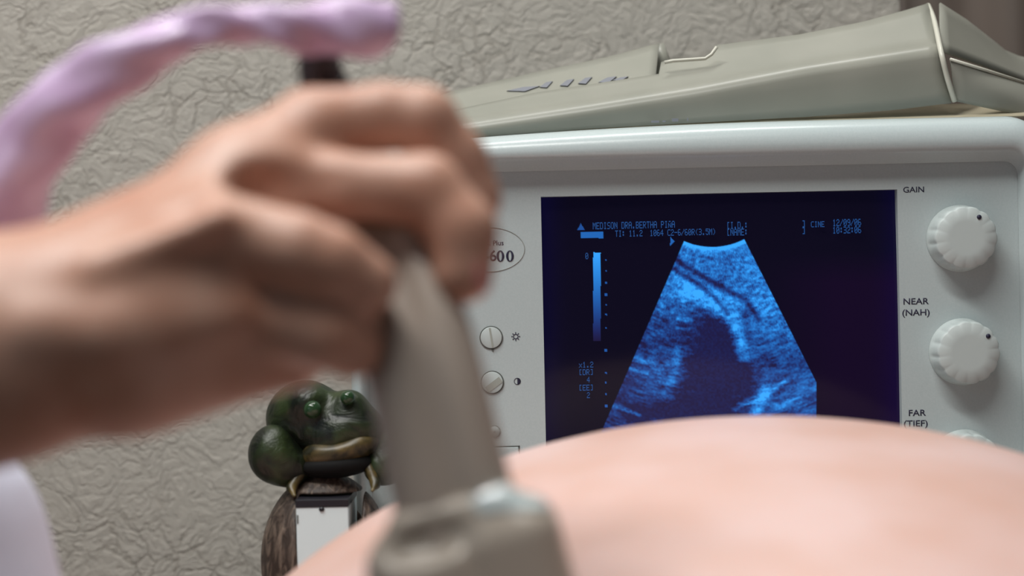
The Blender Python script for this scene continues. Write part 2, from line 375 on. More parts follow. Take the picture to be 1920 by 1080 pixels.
    I = np.clip(I, 0.05+0.07*samp(fine, uu, vv), 1.0)
    def colour(I):
        return np.stack([0.012+0.03*I**3, 0.008+0.40*I**1.8, 0.030+1.05*I**1.35], -1)
    bgc = np.stack([0.0022+0.004*np.clip((px-1420)/150, 0, 1)*np.clip((py-470)/60, 0, 1), 0.0018+0*px, 0.008+0.006*np.clip((px-1420)/150, 0, 1)*np.clip((py-470)/60, 0, 1)], -1)
    edge = np.minimum(np.minimum(px-sx0, sx1-px), 1e9); bgc[..., 2] += 0.010*np.exp(-(edge/30)**2)
    Cc = colour(I)*inside[..., None]+bgc*(1-inside[..., None])
    # grey wedge at the left
    wb = (px > 1113) & (px < 1127) & (py > 473) & (py < 640); wi = np.clip(1-(py-473)/165, 0, 1)
    Cc = np.where(wb[..., None], colour(wi*0.92+0.05), Cc)
    hb = (px > 1090) & (px < 1132) & (py > 434) & (py < 446); Cc = np.where(hb[..., None], colour(np.full(px.shape, .52)), Cc)
    # scale ticks
    for k, y in enumerate((487, 508, 530, 552, 572, 590, 615, 657, 700, 718, 740, 762)):
        s_ = 2.6 if k in (3, 7, 11) else 1.5
        tk = (abs(px-(1137)) < s_) & (abs(py-y) < s_); Cc = np.where(tk[..., None], colour(np.full(px.shape, .42)), Cc)
    tri = (px-1258 > 0) & (px-1258 < 8-abs(py-452)*.9); Cc = np.where(tri[..., None], colour(np.full(px.shape, .5)), Cc)
    tri = (abs(px-1090) < (py-418)*.55) & (py < 431) & (py > 418); Cc = np.where(tri[..., None], colour(np.full(px.shape, .38)), Cc)
    # slightly domed glass
    cxm, cym = (sx0+sx1)/2, (sy0+sy1)/2; bulge = 1-0.5*(((U-cxm)/(sx1-cxm))**2+((V-cym)/(sy1-cym))**2)
    co = np.stack([(U-960)*KM, .9565-0.003*bulge, CAMZ-(V-540)*KM], -1).reshape(-1, 3)
    me = bpy.data.meshes.new('screen'); i = np.arange(NX*NY).reshape(NY, NX)
    Q = np.stack([i[:-1, :-1], i[1:, :-1], i[1:, 1:], i[:-1, 1:]], -1).reshape(-1, 4)
    me.vertices.add(len(co)); me.vertices.foreach_set('co', co.ravel()); me.loops.add(Q.size); me.loops.foreach_set('vertex_index', Q.ravel().astype(np.int32))
    me.polygons.add(len(Q)); me.polygons.foreach_set('loop_start', np.arange(0, Q.size, 4, dtype=np.int32)); me.update(calc_edges=True)
    at = me.color_attributes.new('picture', 'FLOAT_COLOR', 'POINT'); at.data.foreach_set('color', np.concatenate([Cc.reshape(-1, 3), np.ones((len(co), 1))], 1).ravel())
    mt = mat('crt_picture', (0.004, 0.003, 0.008), 0.10, spec=0.15); b = mt.node_tree.nodes['Principled BSDF']
    an = node(mt, 'ShaderNodeAttribute', attribute_name='picture'); link(mt, an.outputs['Color'], b.inputs['Emission Color']); b.inputs['Emission Strength'].default_value = 1.0
    return put('screen', me, mt, mach)
scr = screen()

M_txt = mat('screen_letters', (0.01, 0.02, 0.04), 0.4); b = M_txt.node_tree.nodes['Principled BSDF']
b.inputs['Emission Color'].default_value = (0.008, 0.065, 0.24, 1); b.inputs['Emission Strength'].default_value = 1.0
def text_mesh(items, y):                                            # items: (string, photo px left, baseline py, height px, width scale)
    bm = bmesh.new()
    for (s_, px, py, hpx, ws) in items:
        cu = bpy.data.curves.new('t', 'FONT'); cu.body = s_; cu.size = 1.0; cu.resolution_u = 3; cu.offset = 0.012
        o = bpy.data.objects.new('t', cu); COL.objects.link(o)
        dg = bpy.context.evaluated_depsgraph_get(); me = bpy.data.meshes.new_from_object(o.evaluated_get(dg))
        x, z = un(px, py); sc = hpx*KM/0.70
        me.transform(Matrix.Translation((x, y, z)) @ Matrix.Diagonal((sc*ws, sc, sc, 1)).to_4x4() @ Matrix.Rotation(rad(90), 4, 'X') if False else
                     Matrix.Translation((x, y, z)) @ Matrix.Rotation(rad(90), 4, 'X') @ Matrix.Diagonal((sc*ws, sc, 1, 1)))
        bm.from_mesh(me); bpy.data.objects.remove(o); bpy.data.curves.remove(cu); bpy.data.meshes.remove(me)
    # give the print a hair of thickness
    g = bmesh.ops.extrude_face_region(bm, geom=list(bm.faces)); vs = [e for e in g['geom'] if isinstance(e, bmesh.types.BMVert)]
    bmesh.ops.translate(bm, verts=vs, vec=(0, -0.00012, 0)); bmesh.ops.recalc_face_normals(bm, faces=bm.faces)
    me = bpy.data.meshes.new('text'); bm.to_mesh(me); bm.free(); return me
DS = .9522
GL = {c: v.split('/') for c, v in {
 'A': '01110/10001/10001/11111/10001/10001/10001', 'B': '11110/10001/10001/11110/10001/10001/11110', 'C': '01111/10000/10000/10000/10000/10000/01111',
 'D': '11110/10001/10001/10001/10001/10001/11110', 'E': '11111/10000/10000/11110/10000/10000/11111', 'H': '10001/10001/10001/11111/10001/10001/10001',
 'I': '01110/00100/00100/00100/00100/00100/01110', 'M': '10001/11011/10101/10101/10001/10001/10001', 'N': '10001/11001/10101/10101/10011/10001/10001',
 '\u00d1': '01110/00000/10001/11001/10101/10011/10001', 'O': '01110/10001/10001/10001/10001/10001/01110', 'P': '11110/10001/10001/11110/10000/10000/10000',
 'R': '11110/10001/10001/11110/10100/10010/10001', 'S': '01111/10000/10000/01110/00001/00001/11110', 'T': '11111/00100/00100/00100/00100/00100/00100',
 '0': '01110/10001/10011/10101/11001/10001/01110', '1': '00100/01100/00100/00100/00100/00100/01110', '2': '01110/10001/00001/00110/01000/10000/11111',
 '3': '11110/00001/00001/01110/00001/00001/11110', '4': '00010/00110/01010/10010/11111/00010/00010', '5': '11111/10000/11110/00001/00001/10001/01110',
 '6': '01110/10000/10000/11110/10001/10001/01110', '9': '01110/10001/10001/01111/00001/00001/01110', '.': '00000/00000/00000/00000/00000/01100/01100',
 ':': '00000/01100/01100/00000/01100/01100/00000', '-': '00000/00000/00000/11111/00000/00000/00000', '/': '00001/00001/00010/00100/01000/10000/10000',
 '(': '00010/00100/01000/01000/01000/00100/00010', ')': '01000/00100/00010/00010/00010/00100/01000', '[': '01110/01000/01000/01000/01000/01000/01110',
 ']': '01110/00010/00010/00010/00010/00010/01110', 'x': '00000/00000/10001/01010/00100/01010/10001'}.items()}
def dot_text(s_, px, py, h, cw):                                    # 5 x 7 screen characters, one cell cw pixels wide
    V = []; F = []; x0, z0 = un(px, py); dx = cw/6*KM; dz = h/7*KM
    for i, ch in enumerate(s_):
        for r, row in enumerate(GL.get(ch, [])):
            c = 0
            while c < 5:
                if row[c] == '1':
                    e = c
                    while e < 5 and row[e] == '1': e += 1
                    xa, xb = x0+(i*6+c)*dx, x0+(i*6+e)*dx; zb = z0+(7-r)*dz; za = zb-dz*.92; n = len(V)
                    V += [(xa, DS, za), (xb, DS, za), (xb, DS, zb), (xa, DS, zb), (xa, DS+.0002, za), (xb, DS+.0002, za), (xb, DS+.0002, zb), (xa, DS+.0002, zb)]
                    F += [tuple(n+k for k in q) for q in ((0, 1, 2, 3), (4, 5, 6, 7), (0, 1, 5, 4), (1, 2, 6, 5), (2, 3, 7, 6), (3, 0, 4, 7))]; c = e
                else: c += 1
    put('screen_text', pydata('t', V, F), M_txt, scr, smooth=False)
for it_ in (('MEDISON DRA.BERTHA PI\u00d1A', 1112, 430, 13, 6.75), ('TI: 11.2  1064 C2-6/60R(3.5M)', 1154, 444, 12, 6.55),
    ('[I.D.:', 1364, 429, 13, 6.7), ('[NAME:', 1364, 442, 13, 6.7), (']', 1505, 426, 13, 8), (']', 1505, 439, 13, 8), ('CINE', 1522, 426, 11, 6.6),
    ('12/09/06', 1563, 424, 13, 6.8), ('10:32:06', 1563, 438, 13, 6.8), ('0', 1098, 486, 12, 6.5),
    ('x1.2', 1086, 690, 11, 7), ('[DR]', 1086, 704, 11, 7), ('4', 1101, 718, 11, 6.5), ('[EE]', 1086, 733, 11, 7), ('2', 1101, 747, 11, 6.5)):
    dot_text(*it_)

# ---- print on the face
FP = .9502
put('label_text', text_mesh([('GAIN', 1693, 361, 10.5, 1.12)], FP), M_ink, mach, smooth=False)
put('label_text', text_mesh([('NEAR', 1693, 571, 11.5, 1.15), ('(NAH)', 1691, 592, 11.5, 1.15)], FP), M_ink, mach, smooth=False)
put('label_text', text_mesh([('FAR', 1703, 780, 11.5, 1.15), ('(TIEF)', 1694, 800, 11.5, 1.15)], FP), M_ink, mach, smooth=False)
def ring(cx, cz, rx, rz, wd, y0, y1, n=48, a0=0, a1=360, wz=None):
    wz = wd if wz is None else wz
    full = abs(a1-a0) >= 360; N = n if full else n+1; v = []; f = []
    for i in range(N):
        a = rad(a0+(a1-a0)*i/n); c, s_ = math.cos(a), math.sin(a)
        v += [(cx+c*(rx-wd), y0, cz+s_*(rz-wz)), (cx+c*rx, y0, cz+s_*rz), (cx+c*rx, y1, cz+s_*rz), (cx+c*(rx-wd), y1, cz+s_*(rz-wz))]
    for i in range(N if full else N-1):
        j = (i+1) % N
        for k in range(4): l = (k+1) % 4; f.append((i*4+k, i*4+l, j*4+l, j*4+k))
    return v, f
def join(*vf):
    V = []; Fc = []
    for v, f in vf:
        o = len(V); V += list(v); Fc += [tuple(i+o for i in q) for q in f]
    return V, Fc
def disc(cx, cz, rx, rz, y0, y1, n=40):
    lo = [(cx+rx*math.cos(2*math.pi*i/n), y0, cz+rz*math.sin(2*math.pi*i/n)) for i in range(n)]
    hi = [(p[0], y1, p[2]) for p in lo]; return loft([lo, hi])
# maker's oval with the number
ex, ez = un(918, 468)
put('logo_oval', pydata('o', *ring(ex, ez, 66*KM, 42*KM, 1.3*KM, FP-.0003, FP+.0002, 64)), M_thin, mach)
def zero(px, py):
    x, z = un(px, py); return ring(x, z, 7.2*KM, 10.5*KM, 4.3*KM, FP-.0003, FP+.0001, 28, wz=1.6*KM)
put('logo_number', pydata('n', *join(zero(938, 480), zero(956, 480))), M_ink, mach)
put('logo_number', text_mesh([('SA-6', 876, 490, 20, 1.0), ('DIGITAL Plus', 872, 461, 9, 1.0)], FP), M_ink, mach, smooth=False)
# icons
def sun_icon():
    x, z = un(967, 631); parts = [ring(x, z, 5*KM, 5*KM, 1.5*KM, FP-.0002, FP+.0001, 20)]
    for k in range(8):
        a = 2*math.pi*k/8; c, s_ = math.cos(a), math.sin(a); r0, r1, w2 = 5.6*KM, 8.2*KM, .8*KM
        q = [(x+c*r0-s_*w2, z+s_*r0+c*w2), (x+c*r1-s_*w2, z+s_*r1+c*w2), (x+c*r1+s_*w2, z+s_*r1-c*w2), (x+c*r0+s_*w2, z+s_*r0-c*w2)]
        parts.append(loft([[(p, FP-.0002, t) for p, t in q], [(p, FP+.0001, t) for p, t in q]]))
    put('sun_icon', pydata('s', *join(*parts)), M_ink, mach, smooth=False)
sun_icon()
x, z = un(970, 715); n = 20
half = [(x+6*KM*math.cos(rad(-90+180*i/n)), z+6*KM*math.sin(rad(-90+180*i/n))) for i in range(n+1)]
put('contrast_icon', pydata('c', *join(ring(x, z, 6.5*KM, 6.5*KM, 1.1*KM, FP-.0002, FP+.0001, 30), loft([[(p, FP-.0002, t) for p, t in half], [(p, FP+.0001, t) for p, t in half]]))), M_ink, mach, smooth=False)

# ---- knobs
def knob(px, py, ang, label=None):
    x, z = un(px, py, .938); H = .0150; R = 61*KM; lob = 14
    rings = []
    prof = [(0.0, 1.03, 0), (.0010, 1.03, 0), (.0025, 1.0, .5), (.0050, .985, 1), (H-.003, .965, 1), (H-.0015, .955, 1), (H-.0006, .935, .9), (H, .90, .6), (H, .5, 0)]
    n = lob*10
    for (h, s_, lo) in prof:
        pts = []
        for i in range(n):
            t = 2*math.pi*i/n; k = abs(math.sin(lob*t/2)); rr_ = R*s_*(1-0.045*lo*(1-k)**1.3)
            pts.append((x+rr_*math.cos(t+ang), FP-h, z+rr_*math.sin(t+ang)))
        rings.append(pts)
    v, f = loft(rings); me = pydata('knob', v, f)
    o = put('knob', me, M_knob, mach)
    return o, x, z, FP-H
for (kx, ky, dx, dy) in ((1810, 446, 1835, 407), (1815, 661, 1852, 630), (1820, 872, 1845, 840)):
    o, x, z, yt = knob(kx, ky, 0.1*ky)
    px_, pz_ = un(dx, dy, .936)
    v, f = disc(px_, pz_, 4.3*KM, 4.3*KM, yt-.0004, yt+.0004, 16); dt = put('marker_dot', pydata('dot', v, f), M_ink, o)
    dt.matrix_parent_inverse = Matrix.Identity(4); dt.matrix_parent_inverse = (mach.matrix_world @ Matrix.Identity(4)).inverted() if False else Matrix.Identity(4)
    # knob meshes carry world coordinates; undo the parent's own offset
    dt.location = (0, 0, 0)

# ---- trimmer dials
def dial(px, py, r, ang, wedge):
    x, z = un(px, py)
    o = put('trim_dial', pydata('d', *join(disc(x, z, (r-2)*KM, (r-2)*KM, FP-.0010, FP+.0001, 40))), M_knob, mach); bevel_mod(o, .0003, 2)
    gv = ring(x, z, r*KM, r*KM, 2.0*KM, FP-.0005, FP+.0001, 44); g = put('dial_ring', pydata('g', *gv), M_groove, o)
    c, s_ = math.cos(ang), math.sin(ang); L = (r-3)*KM; w2 = (6.0 if wedge else 1.6)*KM
    off = 5*KM if wedge else 0; cx, cz = x+s_*off, z-c*off; Lc = L*(.86 if wedge else .97)
    q = [(cx+c*Lc-s_*w2, cz+s_*Lc+c*w2), (cx+c*Lc+s_*w2, cz+s_*Lc-c*w2), (cx-c*Lc+s_*w2, cz-s_*Lc-c*w2), (cx-c*Lc-s_*w2, cz-s_*Lc+c*w2)]
    v, f = loft([[(p, FP-.0013, t) for p, t in q], [(p, FP-.0008, t) for p, t in q]]); sl = put('dial_slot', pydata('s', v, f), M_slot, o, smooth=False)
    tip = [(x-3*KM+2*KM, z-(r-1)*KM), (x+5*KM, z-(r-1)*KM), (x+3*KM, z-(r+5)*KM)]
    if not wedge: put('pointer', pydata('p', *loft([[(p, FP-.0005, t) for p, t in tip], [(p, FP, t) for p, t in tip]])), M_groove, o, smooth=False)
dial(921, 633, 22, rad(98), False)
dial(923, 717, 22, rad(36), True)
x, z = un(927, 809); o = put('round_button', pydata('b', *disc(x, z, 10*KM, 10*KM, FP-.0010, FP, 32)), M_knob, mach)
put('button_ring', pydata('b', *join(ring(x, z, 12*KM, 12*KM, 1.2*KM, FP-.0004, FP, 32), disc(x, z, 2.2*KM, 2.2*KM, FP-.0013, FP-.0009, 12))), M_thin, o)
xa, za = un(860, 838); xb, zb = un(976, 905)
o = put('socket_flap', boxmesh((xa+2*KM, FP-.0008, zb+2*KM), (xb-2.5*KM, FP+.001, za-2.5*KM)), M_plastic, mach, smooth=False); bevel_mod(o, .0003, 2)
put('flap_outline', pydata('f', *join(loft([[(xa, FP-.0003, za), (xb, FP-.0003, za), (xb, FP-.0003, za-2*KM), (xa, FP-.0003, za-2*KM)], [(xa, FP, za), (xb, FP, za), (xb, FP, za-2*KM), (xa, FP, za-2*KM)]]),
     loft([[(xb-2*KM, FP-.0003, za), (xb, FP-.0003, za), (xb, FP-.0003, zb), (xb-2*KM, FP-.0003, zb)], [(xb-2*KM, FP, za), (xb, FP, za), (xb, FP, zb), (xb-2*KM, FP, zb)]]))), M_groove, o, smooth=False)

# ------------------------------------------------------------------ milky plastic cover lying on the machine
cover = thing('plastic_cover', P(1350, 232, .99), 'milky see-through plastic cover with a notch, lying on top of the ultrasound machine', 'plastic cover')
def sheet(name, rows, mt=M_sheet, th=.0012, parent=cover, sub=True):
    v = []; f = []; n = len(rows[0])
    for r in rows: v += [tuple(p) for p in r]
    for i in range(len(rows)-1):
        for j in range(n-1): f.append((i*n+j, i*n+j+1, (i+1)*n+j+1, (i+1)*n+j))
    me = pydata(name, v, f); o = put(name, me, mt, parent); s_ = o.modifiers.new('thick', 'SOLIDIFY'); s_.thickness = th; s_.offset = 0
    return o
def lerp_pts(pts, x):
    for (x0, *a), (x1, *b) in zip(pts, pts[1:]):
        if x <= x1: t = (x-x0)/(x1-x0); return [p+(q-p)*t for p, q in zip(a, b)]
    return list(pts[-1][1:])
def front_sheet():
    xs = sorted(set(list(np.linspace(780, 1740, 49))+[1236, 1256, 1326, 1345]))
    top = [(780, 222), (860, 206), (1000, 176), (1236, 140), (1240, 118), (1256, 113), (1326, 109), (1334, 100), (1345, 86), (1500, 66), (1620, 42), (1700, 20), (1742, 7)]
    rid = [(780, 252), (870, 236), (1100, 202), (1300, 170), (1500, 132), (1650, 108), (1742, 93)]
    bot = [(780, 272), (870, 260), (1100, 241), (1300, 230), (1500, 219), (1650, 206), (1742, 193)]
    rows = [[] for _ in range(16)]
    for x in xs:
        t = lerp_pts(top, x)[0]; r = lerp_pts(rid, x)[0]; b = lerp_pts(bot, x)[0]; xr = x+22*(x/1742)**8; xb = x+44*(x/1742)**8
        lean = 0.075
        for k in range(16):
            if k <= 5: s_ = k/5; y = t+(r-t-12)*s_; xx = x+(xr-x)*s_; d = .964+.034*(1-s_)*(r-t)/85
            elif k <= 11: s_ = (k-5)/6; a_ = s_*math.pi/2; y = r-12+26*(1-math.cos(a_)); xx = xr; d = .964-.009*math.sin(a_)
            else: s_ = (k-11)/4; y = r+14+(b-r-14)*s_; xx = xr+(xb-xr)*s_; d = .955+.004*s_
            rows[k].append(P(xx, y, d+.012))
    sheet('front_sheet', rows)
    # back tray layer with the marks, ends in a tab at the notch
    xs = np.linspace(790, 1236, 24); rows = [[] for _ in range(6)]
    for x in xs:
        t = lerp_pts([(790, 196), (850, 172), (1000, 138), (1150, 106), (1236, 82)], x)[0]; b = lerp_pts([(790, 226), (1000, 190), (1236, 158)], x)[0]
        for k in range(6): s_ = k/5; rows[k].append(P(x-8*s_*(x/1236)**4, t+(b-t)*s_, 1.035-.045*s_))
    sheet('back_sheet', rows)
    # shallow tab behind the notch
    rows = [[P(1234, 84, 1.04), P(1243, 80, 1.045), P(1256, 112, 1.045)], [P(1228, 140, 1.035), P(1240, 140, 1.035), P(1256, 140, 1.035)]]
    sheet('tab', rows)
    # lit edge of the notch
    pts = [P(1246, 117, .985), P(1262, 114, .985), P(1322, 110, .985), P(1334, 102, .985), P(1344, 88, .985)]
    tube('notch_edge', pts, .0010, M_sheet_edge, cover)
def tube(name, pts, r, mt, parent, n=10):
    rs = r if isinstance(r, (list, tuple)) else [r]*len(pts); rings = []
    for i, p in enumerate(pts):
        t = (pts[min(i+1, len(pts)-1)]-pts[max(i-1, 0)]).normalized(); a = t.cross(Vector((0, 1, 0.01))).normalized(); c = t.cross(a)
        rings.append([p+a*rs[i]*math.cos(2*math.pi*k/n)+c*rs[i]*math.sin(2*math.pi*k/n) for k in range(n)])
    v, f = loft(rings); return put(name, pydata(name, v, f), mt, parent)
def catmull(pts, m=8):
    out = []; n = len(pts)
    for i in range(n-1):
        a, b, c, d = pts[max(i-1, 0)], pts[i], pts[i+1], pts[min(i+2, n-1)]
        for k in range(m):
            t = k/m; out.append(tuple(0.5*((2*q)+(-p+r)*t+(2*p-5*q+4*r-s_)*t*t+(-p+3*q-3*r+s_)*t**3) for p, q, r, s_ in zip(a, b, c, d)))
    out.append(tuple(pts[-1])); return out
front_sheet()
# thick welded corner ridge and the two side wings
tube('corner_ridge', [P(*q) for q in catmull([(1740, 10, 1.012), (1752, 40, .995), (1764, 95, .965), (1776, 145, .965), (1790, 190, .970)], 6)], .0016, M_sheet_edge, cover)
def wing(name, quadpts, n=10):
    (a, b), (c, d) = quadpts; rows = []
    for i in range(n+1):
        s_ = i/n; row = []
        for j in range(n+1):
            t = j/n; p = [((a[k]*(1-t)+b[k]*t)*(1-s_)+(c[k]*(1-t)+d[k]*t)*s_) for k in range(3)]
            row.append(P(*p)-Vector((0, 0.004*math.sin(math.pi*t)*math.sin(math.pi*s_), 0)))
        rows.append(row)
    return sheet(name, rows)
rows = []
for t in np.linspace(0, 1, 13):
    top = lerp_pts([(0, 1762, 6, 1.014), (.33, 1812, 38, 1.03), (.66, 1868, 82, 1.045), (.8, 1892, 102, 1.05), (1.0, 1990, 124, 1.07)], t)
    bot = (1762+228*t, 95+t*80, .967+.09*t)
    rows.append([P(top[0]+(bot[0]-top[0])*s_, top[1]+(bot[1]-top[1])*s_, top[2]+(bot[2]-top[2])*s_) for s_ in np.linspace(0, 1, 6)])
sheet('upper_wing', rows)
wing('lower_wing', (((1782, 112, .966), (1990, 178, 1.00)), ((1791, 190, .970), (1990, 232, .985))))
tube('wing_edge', [P(1782, 111, .965), P(1850, 132, .975), P(1990, 177, .999)], .0009, M_sheet_edge, cover)
# base flange resting on the machine
rows = [[P(x, y0, 1.0) for x, y0 in ((980, 246), (1200, 231), (1450, 214), (1650, 200), (1800, 196), (1990, 208))], [P(x, y1, .972) for x, y1 in ((980, 252), (1200, 238), (1450, 227), (1650, 223), (1800, 220), (1990, 217))]]
M_flange = mat('yellowed_plastic_flange', (0.56, 0.50, 0.36), 0.4)
sheet('base_flange', rows, M_flange, th=.001)
# dark moulded marks
M_mark = mat('grey_blue_mark', (0.19, 0.20, 0.23), 0.6)
def marks():
    parts = []
    for (x, y, L, hgt) in ((950, 170, 62, 6), (1012, 163, 24, 8), (1050, 160, 26, 9), (1084, 156, 26, 9), (1122, 154, 34, 8), (1148, 150, 30, 4)):
        q = [(x, y), (x+L*.55, y+1), (x+L, y-hgt-3), (x+L*.5, y-hgt-1)]
        def dd(px, py): 
            t = lerp_pts([(790, 196), (850, 172), (1000, 138), (1150, 106), (1236, 82)], px)[0]; b = lerp_pts([(790, 226), (1000, 190), (1236, 158)], px)[0]
            return 1.035-.045*(py-t)/(b-t)-.0012
        parts.append(loft([[P(a, b_, dd(a, b_)-.0032) for a, b_ in q], [P(a, b_, dd(a, b_)-.0012) for a, b_ in q]]))
    put('moulded_mark', pydata('m', *join(*parts)), M_mark, cover, smooth=False)
    parts = []
    for (x, y, L, hgt) in ((1221, 230, 15, 4), (1242, 229, 6, 3), (1260, 228, 12, 6), (1288, 227, 2.5, 6)):
        q = [(x, y), (x+L, y), (x+L, y-hgt), (x, y-hgt)]; parts.append(loft([[P(a, b_, .964) for a, b_ in q], [P(a, b_, .9648) for a, b_ in q]]))
    put('moulded_mark', pydata('m', *join(*parts)), M_mark, cover, smooth=False)
marks()

# ------------------------------------------------------------------ frog figurine on its bark stand
frog = thing('frog_figurine', P(610, 1150, .905), 'green glazed ceramic frog squatting on a brown bark stand', 'figurine')
DF = .905; kf = KX*DF
def FP3(px, py, dd=0): return np.array(P(px, py, DF+dd))
def E(X, px, py, dd, rx, rz, ry, ang=0): return ell(X, FP3(px, py, dd), (rx*kf, ry*kf, rz*kf), rotY(rad(ang)))
def bounds(x0, y0, x1, y1, d0, d1):
    a = P(x0-8, y1+8, DF); b_ = P(x1+8, y0-8, DF); return (min(a.x, b_.x)-.004, DF+d0, a.z-.006), (b_.x+.004, DF+d1, b_.z+.006)
def sdfpart(name, fn, box, h, mt, parent): return put(name, sdf_mesh(name, fn, *box, h), mt, parent)
sdfpart('body', lambda X: smin(smin(smin(E(X, 574, 784, .006, 76, 70, 60), E(X, 640, 808, -.004, 66, 42, 48, -24), .010), E(X, 690, 806, .0, 30, 32, 40), .01), smin(E(X, 575, 752, -.004, 32, 30, 40), E(X, 655, 757, -.002, 30, 26, 36), .006), .008),
        bounds(480, 700, 730, 900, -.04, .04), .0011, M_frog, frog)
sdfpart('haunch', lambda X: smin(E(X, 508, 848, -.008, 42, 52, 44, 12), E(X, 548, 878, -.006, 36, 34, 36), .012), bounds(450, 780, 600, 930, -.035, .02), .0010, M_frog, frog)
sdfpart('haunch', lambda X: smin(E(X, 735, 846, .000, 30, 50, 40, -12), E(X, 712, 878, -.004, 30, 30, 34), .012), bounds(670, 780, 800, 930, -.035, .02), .0010, M_frog, frog)
sdfpart('lower_jaw', lambda X: smax(E(X, 638, 842, -.007, 74, 34, 44, -12), -E(X, 620, 794, -.03, 80, 48, 90, -14), .004), bounds(550, 780, 720, 900, -.04, .03), .0009, M_frog_y, frog)
sdfpart('belly', lambda X: E(X, 632, 872, -.009, 70, 24, 36, -4), bounds(540, 830, 720, 910, -.03, .03), .0010, M_gap_shade, frog)  # belly form coloured black as the shadow gap below the jaw
for (ex_, ey_, r_) in ((586, 768, 17), (652, 746, 14)):
    sdfpart('eye', lambda X: E(X, ex_, ey_, -.014, r_, r_, r_), bounds(ex_-30, ey_-30, ex_+30, ey_+30, -.03, .01), .0007, M_eye, frog)
sdfpart('front_foot', lambda X: smin(cap(X, FP3(566, 880, -.010), FP3(546, 915, -.016), 12*kf, 8*kf), cap(X, FP3(546, 915, -.016), FP3(552, 930, -.022), 7*kf, 4*kf), .003), bounds(520, 850, 590, 950, -.035, .01), .0008, M_frog_y, frog)
sdfpart('front_foot', lambda X: smin(cap(X, FP3(690, 872, -.010), FP3(704, 908, -.016), 12*kf, 8*kf), cap(X, FP3(704, 908, -.016), FP3(698, 920, -.022), 7*kf, 4*kf), .003), bounds(660, 845, 740, 940, -.035, .01), .0008, M_frog_y, frog)
def stand(X):
    e = E(X, 612, 1050, .0, 122, 165, 110)
    x0 = P(555, 1000, DF-.03).x; x1 = P(674, 1000, DF-.03).x; zt = P(600, 934, DF-.03).z
    cx, hx = (x0+x1)/2, (x1-x0)/2
    cut = np.maximum(np.abs(X[..., 0]-cx)-hx, np.maximum(X[..., 2]-zt, X[..., 1]-(DF+.022)))
    lowz = P(612, 1148, DF).z
    return smax(smax(e, -cut, .002), lowz-X[..., 2], .001)
sdfpart('bark_stand', stand, bounds(480, 870, 750, 1165, -.045, .04), .0011, M_bark, frog)
bx0, bx1 = P(556, 1000, .878).x, P(654, 1000, .878).x
box = thing('small_box', (bx0/2+bx1/2, .90, uz(1150)), 'small pale blue box with a black top strip standing inside the bark stand', 'box')
zt = P(605, 951, .878).z
o = put('box_body', boxmesh((bx0, .878, uz(1150)+.0003), (bx1, .925, zt)), M_box, box, smooth=False); bevel_mod(o, .0005, 2)
o = put('black_strip', boxmesh((bx0-.0003, .8775, zt), (bx1+.0003, .925, zt+.0042)), M_black, box, smooth=False); bevel_mod(o, .0005, 2)
nx_, nz_ = P(603, 955, .8775).x, P(603, 955, .8775).z
put('catch', pydata('c', *disc(nx_, nz_, 5*kf, 4*kf, .8774, .8785, 16)), M_black, box)
nx_, nz_ = P(558, 974, .8775).x, P(558, 974, .8775).z
put('printed_mark', boxmesh((nx_-.0004, .8777, nz_-.0022), (nx_+.0003, .8785, nz_+.0022)), M_groove, box, smooth=False)

# ------------------------------------------------------------------ patient
patient = thing('person', (0.10, .72, CAMZ-.42), 'person lying down with a bare pregnant belly under the probe', 'person')
def belly(X):
    c = np.array((0.100, .72, CAMZ-.2262)); q = X-c
    ry = np.where(q[..., 1] < 0, .355, .155)
    r = np.stack([np.full(ry.shape, .254), ry, np.full(ry.shape, .170)], -1)
    k0 = np.linalg.norm(q/r, axis=-1); k1 = np.linalg.norm(q/r**2, axis=-1); e = k0*(k0-1)/np.maximum(k1, 1e-6)
    q2 = X-np.array((0, .70, CAMZ-.30)); q2 = q2*np.array((1, .78, 1.05))
    t = cap(q2, (-.42, 0, -.02), (.62, 0, 0), .125, .140)
    d = smin(e, t, .05)
    nav = np.linalg.norm(X-np.array((.16, .60, CAMZ-.07)), axis=-1)
    d += 0.0022*np.exp(-((X[..., 0]-.035-.5*(X[..., 1]-.6))/.012)**2)*np.exp(-((X[..., 1]-.60)/.07)**2)
    return d
put('torso', sdf_mesh('torso', belly, (-.60, .33, CAMZ-.50), (.82, .93, CAMZ-.03), .006, 3), M_belly, patient)

# ------------------------------------------------------------------ probe
probe = thing('ultrasound_probe', P(892, 1130, .500), 'beige ultrasound probe pressed on the belly, with a lilac sleeved cable', 'ultrasound probe')
AX = [P(*q) for q in catmull([(893, 1100, .500), (882, 1060, .500), (842, 900, .502), (797, 700, .506), (757, 560, .512), (720, 440, .524), (668, 300, .546), (632, 215, .562)], 8)]
def section(p, t, hw, hd, n=40, e=2.6, groove=0.0):
    a = Vector((0, 1, 0)).cross(t).normalized(); 
    if a.x < 0: a = -a
    c = a.cross(t).normalized()
    if c.y > 0: c = -c
    pts = []
    for i in range(n):
        th = 2*math.pi*i/n; cs, sn = math.cos(th), math.sin(th)
        x = hw*math.copysign(abs(cs)**(2/e), cs); y = hd*math.copysign(abs(sn)**(2/e), sn)
        if groove and sn > 0: y -= groove*math.exp(-((x-0.10*hw)/(0.16*hw))**2)
        pts.append(p+a*x+c*y)
    return pts
